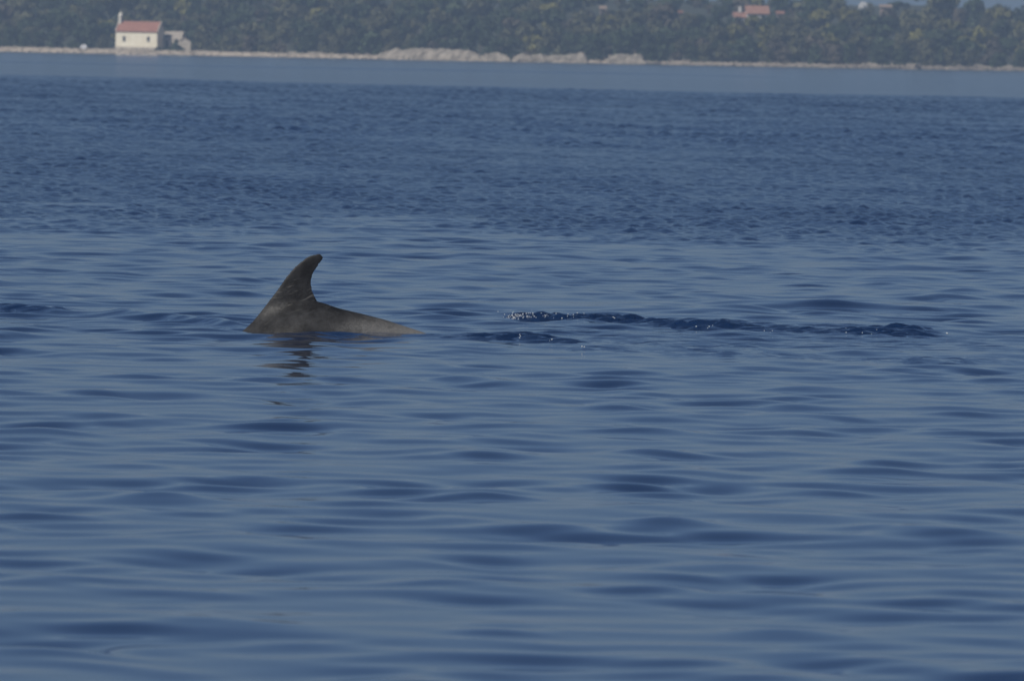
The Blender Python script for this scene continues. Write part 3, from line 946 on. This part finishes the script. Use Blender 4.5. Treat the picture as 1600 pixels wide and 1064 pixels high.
def crown_arrays(kind, seed, nleaf=760, leaf=.27):
    """unit crown about 1 m in radius standing on z=0..; returns verts, faces"""
    rg = np.random.default_rng(seed)
    lobes = []
    if kind == 'round':
        for i in range(9):
            a = rg.uniform(0, 6.28); r = rg.uniform(.25, .62); z = rg.uniform(.45, 1.35)
            lobes.append((r * math.cos(a), r * math.sin(a), z, rg.uniform(.34, .52), rg.uniform(.28, .42)))
        lobes.append((0, 0, 1.25, .5, .45))
        for i in range(4):
            a = rg.uniform(0, 6.28); lobes.append((.55 * math.cos(a), .55 * math.sin(a), rg.uniform(.1, .35), .4, .3))
    elif kind == 'pine':
        for i in range(10):
            a = rg.uniform(0, 6.28); r = rg.uniform(.3, .75); z = rg.uniform(.95, 1.35)
            lobes.append((r * math.cos(a), r * math.sin(a), z, rg.uniform(.3, .44), rg.uniform(.18, .28)))
        lobes.append((0, 0, 1.35, .45, .3)); lobes.append((.1, 0, .8, .4, .3))
    else:  # cone
        for i in range(10):
            t = i / 9; a = rg.uniform(0, 6.28); r = .35 * (1 - t)
            lobes.append((r * math.cos(a), r * math.sin(a), .2 + 1.5 * t, .55 * (1 - t) + .16, .3))
    L_ = np.array(lobes)
    w = L_[:, 3] ** 2; w /= w.sum()
    k = rg.choice(len(L_), nleaf, p=w)
    dirs = rg.normal(size=(nleaf, 3)); dirs[:, 2] = dirs[:, 2] * .9 + .25
    dirs /= np.linalg.norm(dirs, axis=1)[:, None]
    rad = rg.uniform(.72, 1.08, nleaf)[:, None]
    P = L_[k, :3] + dirs * np.stack([L_[k, 3], L_[k, 3], L_[k, 4]], -1) * rad
    P[:, 2] = np.maximum(P[:, 2], .02)
    nrm = dirs + rg.normal(size=(nleaf, 3)) * .45
    nrm /= np.linalg.norm(nrm, axis=1)[:, None]
    t = np.cross(nrm, rg.normal(size=(nleaf, 3))); t /= np.linalg.norm(t, axis=1)[:, None]
    b = np.cross(nrm, t)
    sz = (leaf * .5 * rg.uniform(.6, 1.3, nleaf))[:, None]
    q = np.stack([P + t * sz, P + b * sz * .7, P - t * sz, P - b * sz * .7], 1)
    # fold the leaf spray a little so it is not a flat card
    q[:, 0] -= nrm * sz * .3; q[:, 2] -= nrm * sz * .3
    V = q.reshape(-1, 3); F = np.arange(nleaf * 4).reshape(-1, 4)
    return V, F
def trunk_mesh(seed, hgt=1.2):
    rg = random.Random(seed)
    v, f = [], []
    def limb(p0, p1, r0, r1, n=6, seg=4):
        b0 = len(v)
        p0, p1 = Vector(p0), Vector(p1)
        ax = (p1 - p0).normalized(); t = ax.cross(Vector((.3, .9, .1))).normalized(); u = ax.cross(t)
        for i in range(seg + 1):
            s = i / seg; c = p0.lerp(p1, s) + Vector((rg.uniform(-.02, .02), rg.uniform(-.02, .02), 0)) * (0 < i < seg)
            r = r0 + (r1 - r0) * s
            for j in range(n):
                a = 2 * math.pi * j / n; v.append(c + t * r * math.cos(a) + u * r * math.sin(a))
        for i in range(seg):
            for j in range(n):
                a, c = b0 + i * n + j, b0 + i * n + (j + 1) % n; f.append((a, c, c + n, a + n))
    limb((0, 0, -.25), (rg.uniform(-.06, .06), rg.uniform(-.06, .06), hgt * .55), .075, .05)
    for i in range(4):
        a = i * 1.57 + rg.uniform(-.4, .4)
        limb((0, 0, hgt * rg.uniform(.35, .52)), (.5 * math.cos(a), .5 * math.sin(a), hgt * rg.uniform(.8, 1.05)), .04, .012, 5, 3)
    me = bpy.data.meshes.new('trunk'); me.from_pydata([tuple(p) for p in v], [], f); me.update(); me.materials.append(MAT_BARK)
    return me
CROWN, TRUNK = {}, [trunk_mesh(i) for i in range(3)]
KINDS = [('round', 'dark'), ('round', 'olive'), ('pine', 'yellow'), ('round', 'yellow'), ('round', 'brown'), ('pine', 'dark'), ('cone', 'dark'), ('pine', 'olive')]
ARR = {}
for shp in ('round', 'pine', 'cone'):
    for v_ in range(3):
        ARR[shp, v_] = crown_arrays(shp, hash_ := {'round': 10, 'pine': 40, 'cone': 70}[shp] + v_)
LOW = {k: crown_arrays(k[0], 200 + i_, nleaf=300, leaf=.42) for i_, k in enumerate(list(ARR))}
for shp, lf in KINDS:
    for v_ in range(3):
        me = quads_mesh('crown', *ARR[shp, v_], smooth_shade=False)
        me.materials.append(LEAF[lf])
        CROWN[shp, lf, v_] = me

def zone_of(px):
    for lim, z in ((165, 'left of the chapel'), (340, 'behind the chapel'), (560, 'right of the chapel'), (760, 'above the rock bank'),
                   (930, 'above the embankment'), (1130, 'above the quay'), (1260, 'around the pink roof'), (1430, 'right of the pink roof')):
        if px < lim: return z
    return 'at the right edge'
SHAPE_WORD = {('round', 'dark'): ('dark_oak', 'dark green bushy tree'), ('round', 'olive'): ('olive_tree', 'olive green bushy tree'), ('pine', 'yellow'): ('light_pine', 'yellow green flat topped pine'),
              ('round', 'yellow'): ('light_oak', 'light yellow green round tree'), ('round', 'brown'): ('dry_bush', 'dull brownish dry bush'), ('pine', 'dark'): ('dark_pine', 'dark green flat topped pine'),
              ('cone', 'dark'): ('conical_tree', 'dark conical evergreen'), ('pine', 'olive'): ('olive_pine', 'olive green spreading pine')}
def depth_word(s):
    return 'by the shore' if s < 20 else ('low in the wood' if s < 90 else ('mid wood' if s < 200 else 'high in the wood'))
# what must stay in view: (column range, lowest row that must stay clear, distance behind the shore)
CLEAR = [(1143, 1206, 25.5, 230), (1212, 1226, 23.5, 235), (1346, 1359, 14.5, 300), (1374, 1394, 13, 300), (934, 951, 15.5, 260), (1058, 1068, 21.5, 250)]
def fit_height(px, s, rad, hgt):
    """shrink a tree so that it does not hide a house or stand against the open sky"""
    x, d = coast_pt(px, s); z0 = gz(px, s)
    wpx = rad / (PXA * d) * .9
    lim = -60
    for a, b, row, hs in CLEAR:
        if s < hs + 6 and px + wpx > a and px - wpx < b: lim = max(lim, row)
    if px + wpx > 1538: lim = max(lim, 7.0 + 1.2 * math.sin(px * .21))
    if px + wpx > 1342 and px - wpx < 1396: lim = max(lim, 3.0)
    if 1006 - 60 < px < 1200: lim = max(lim, -3)
    # chapel group stands clear of everything in front of it
    if px + wpx > 176 and px - wpx < 303 and s < CH_S + 8: return 0
    if px + wpx > 568 and px - wpx < 905 and s < 10: return 0
    if px + wpx > 938 and px - wpx < 1000 and s < 6: return 0
    zmax = at(px, lim, d).z - z0
    return min(hgt, zmax)

tree_recs, mass_recs = [], []
rt = random.Random(21)
ROWS = [(10, 34, (3.2, 5.0)), (20, 36, (4.2, 6.2)), (40, 37, (4.2, 6.5)), (66, 38, (4.2, 6.5)), (98, 38, (4.2, 6.8)), (136, 38, (4.5, 6.8)), (182, 39, (4.5, 7.2)), (250, 41, (4.8, 7.5)), (330, 42, (5, 8))]
for s, step, (h0, h1) in ROWS:
    px = -420 + rt.uniform(0, 30)
    while px < 2020:
        px += step * rt.uniform(.55, 1.45)
        ss = s * rt.uniform(.8, 1.22)
        h = rt.uniform(h0, h1)
        if rt.random() < .14: h *= 1.25
        q = mnoise.noise(Vector((px * .006, s * .02, 3.1)))
        u = rt.random() + q * .5
        if ss < 16: kind = rt.choices([('round', 'dark'), ('round', 'olive'), ('round', 'brown')], [6, 3, 1])[0]
        elif u < .30: kind = ('round', 'dark')
        elif u < .42: kind = ('pine', 'dark')
        elif u < .72: kind = rt.choice([('round', 'olive'), ('pine', 'olive')])
        elif u < .98: kind = rt.choice([('round', 'yellow'), ('pine', 'yellow'), ('round', 'yellow'), ('round', 'olive')])
        else: kind = ('round', 'brown')
        rad = h * rt.uniform(.42, .60)
        hh = fit_height(px, ss, rad, h)
        if hh < 1.2: continue
        if hh < h: rad = max(rad * hh / h, rad * .55)
        rec = (px, ss, rad, hh, kind, rt.randrange(3), rt.uniform(0, 6.28))
        (tree_recs if -12 < px < 1612 else mass_recs).append(rec)
# those that hardly show (rows behind) go with the mass when there are too many
if len(tree_recs) > 300:
    tree_recs.sort(key=lambda r_: r_[1])
    mass_recs += tree_recs[300:]
    tree_recs = tree_recs[:300]

def add_tree(name, label, cat, group, px, s, rad, h, shp, lf, var, rot, zoff=0.0):
    x, d = coast_pt(px, s)
    root = empty(name, (x, d, gz(px, s) + zoff), rot, label, cat, group)
    c = bpy.data.objects.new('crown', CROWN[shp, lf, var]); COL.objects.link(c); c.parent = root
    top = {'round': 1.72, 'pine': 1.62, 'cone': 1.95}[shp]
    c.scale = (rad, rad, h / top)
    t = bpy.data.objects.new('trunk', TRUNK[var]); COL.objects.link(t); t.parent = root
    t.scale = (rad, rad, h / top)
    return root
for px, s, rad, h, (shp, lf), var, rot in tree_recs:
    nm, words = SHAPE_WORD[shp, lf]
    size = 'small ' if h < 4.6 else ('tall ' if h > 6.4 else '')
    words = size + words
    lab = f'{words} {depth_word(s)} {zone_of(px)}'
    add_tree(nm, lab, 'bush' if lf == 'brown' else 'tree', f'{words}s {depth_word(s)} {zone_of(px)}', px, s, rad, h, shp, lf, var, rot)
# bushes standing in front of the chapel group
add_tree('conical_bush', 'dark pointed bush in front of the stone annex', 'bush', None, 266.5, 5.5, 1.75, 21.0 * M, 'cone', 'dark', 0, .4, -.25)
add_tree('round_bush', 'low dark round bush at the right front corner of the chapel', 'bush', None, 238, 5.0, 1.1, 6.5 * M, 'round', 'dark', 1, 1.1, -.15)
add_tree('low_bush', 'low dark bush between the round bush and the pointed bush', 'bush', None, 252, 5.0, 1.3, 6.2 * M, 'round', 'dark', 2, 2.1, -.15)
add_tree('small_bush', 'small dark bush below the stone annex, right of the pointed bush', 'bush', None, 277, 5.0, 1.0, 7.5 * M, 'round', 'dark', 0, 3.0, -.25)
add_tree('gap_bush', 'dark bush in the gap between embankment and stone block', 'bush', None, 925, 4.0, 1.6, 2.3, 'round', 'dark', 1, .3)
add_tree('notch_bush', 'tiny dark bush between the lumpy rocks and the stone embankment', 'bush', None, 791, 1.2, .5, 1.7, 'round', 'dark', 2, .9)
add_tree('crest_bush', 'low dark scrub bush on top of the stone embankment', 'bush', None, 842, 5.2, 1.3, 2.9, 'round', 'dark', 1, 2.7)
add_tree('bank_bush', 'dull brown scrub behind the crest of the broad rock bank', 'bush', None, 668, 8.5, 1.9, 3.6, 'round', 'brown', 0, 1.2)
add_tree('edge_bush', 'dark bush behind the right end of the low quay', 'bush', None, 1012, 3.5, 1.6, 2.1, 'round', 'dark', 0, 1.7)

# everything that reads only as one mass: trees outside the frame, far rows, undergrowth
def build_mass():
    vs, fs, n = {}, {}, {}
    rg = np.random.default_rng(31)
    def put(shp, lf, var, px, s, rad, h, rot):
        x, d = coast_pt(px, s)
        V, F = LOW[shp, var]
        top = {'round': 1.72, 'pine': 1.62, 'cone': 1.95}[shp]
        c_, s_ = math.cos(rot), math.sin(rot)
        W = V * (rad, rad, h / top)
        W = np.stack([W[:, 0] * c_ - W[:, 1] * s_ + x, W[:, 0] * s_ + W[:, 1] * c_ + d, W[:, 2] + gz(px, s)], -1)
        vs.setdefault(lf, []).append(W); b = n.get(lf, 0)
        fs.setdefault(lf, []).append(F + b); n[lf] = b + len(W)
    for px, s, rad, h, (shp, lf), var, rot in mass_recs:
        put(shp, lf, var, px, s, rad, h, rot)
    # undergrowth
    for i in range(620):
        px = rg.uniform(-420, 2020); s = float(np.exp(rg.uniform(math.log(10), math.log(420))) if i < 330 else rg.uniform(120, 480))
        h = rg.uniform(1.2, 2.4); rad = rg.uniform(1.2, 2.3)
        h = fit_height(px, s, rad, h)
        if h < .7: continue
        put('round', ['dark', 'olive', 'brown', 'olive'][int(rg.integers(4))], int(rg.integers(3)), px, s, rad, h, rg.uniform(0, 6.28))
    words = {'dark': 'dark green scrub and trees filling the far wood', 'olive': 'olive green scrub and trees filling the far wood', 'yellow': 'light green trees filling the far wood', 'brown': 'dull brown scrub filling the far wood'}
    for lf in vs:
        me = quads_mesh('woodland', np.concatenate(vs[lf]), np.concatenate(fs[lf]), smooth_shade=False)
        me.materials.append(LEAF[lf])
        o = bpy.data.objects.new('woodland', me); COL.objects.link(o)
        tag(o, words[lf], 'woodland', kind='stuff')
build_mass()

# ================================================================== THE AIR
hz_v, hz_f = box_verts(-5200, 5200, -5200, 5200, -4.0, 60)
haze = link_mesh('haze', hz_v, hz_f, None)
tag(haze, 'thin blue summer haze over the water', 'haze', kind='stuff')
hm = bpy.data.materials.new('haze_air'); hm.use_nodes = True
hn = hm.node_tree; hn.nodes.clear()
ho = hn.nodes.new('ShaderNodeOutputMaterial'); hv = hn.nodes.new('ShaderNodeVolumePrincipled')
hv.inputs['Color'].default_value = (0.50, 0.69, 1.0, 1)
hv.inputs['Density'].default_value = 0.000135
hv.inputs['Anisotropy'].default_value = 0.0
hn.links.new(hv.outputs[0], ho.inputs['Volume'])
haze.data.materials.append(hm)
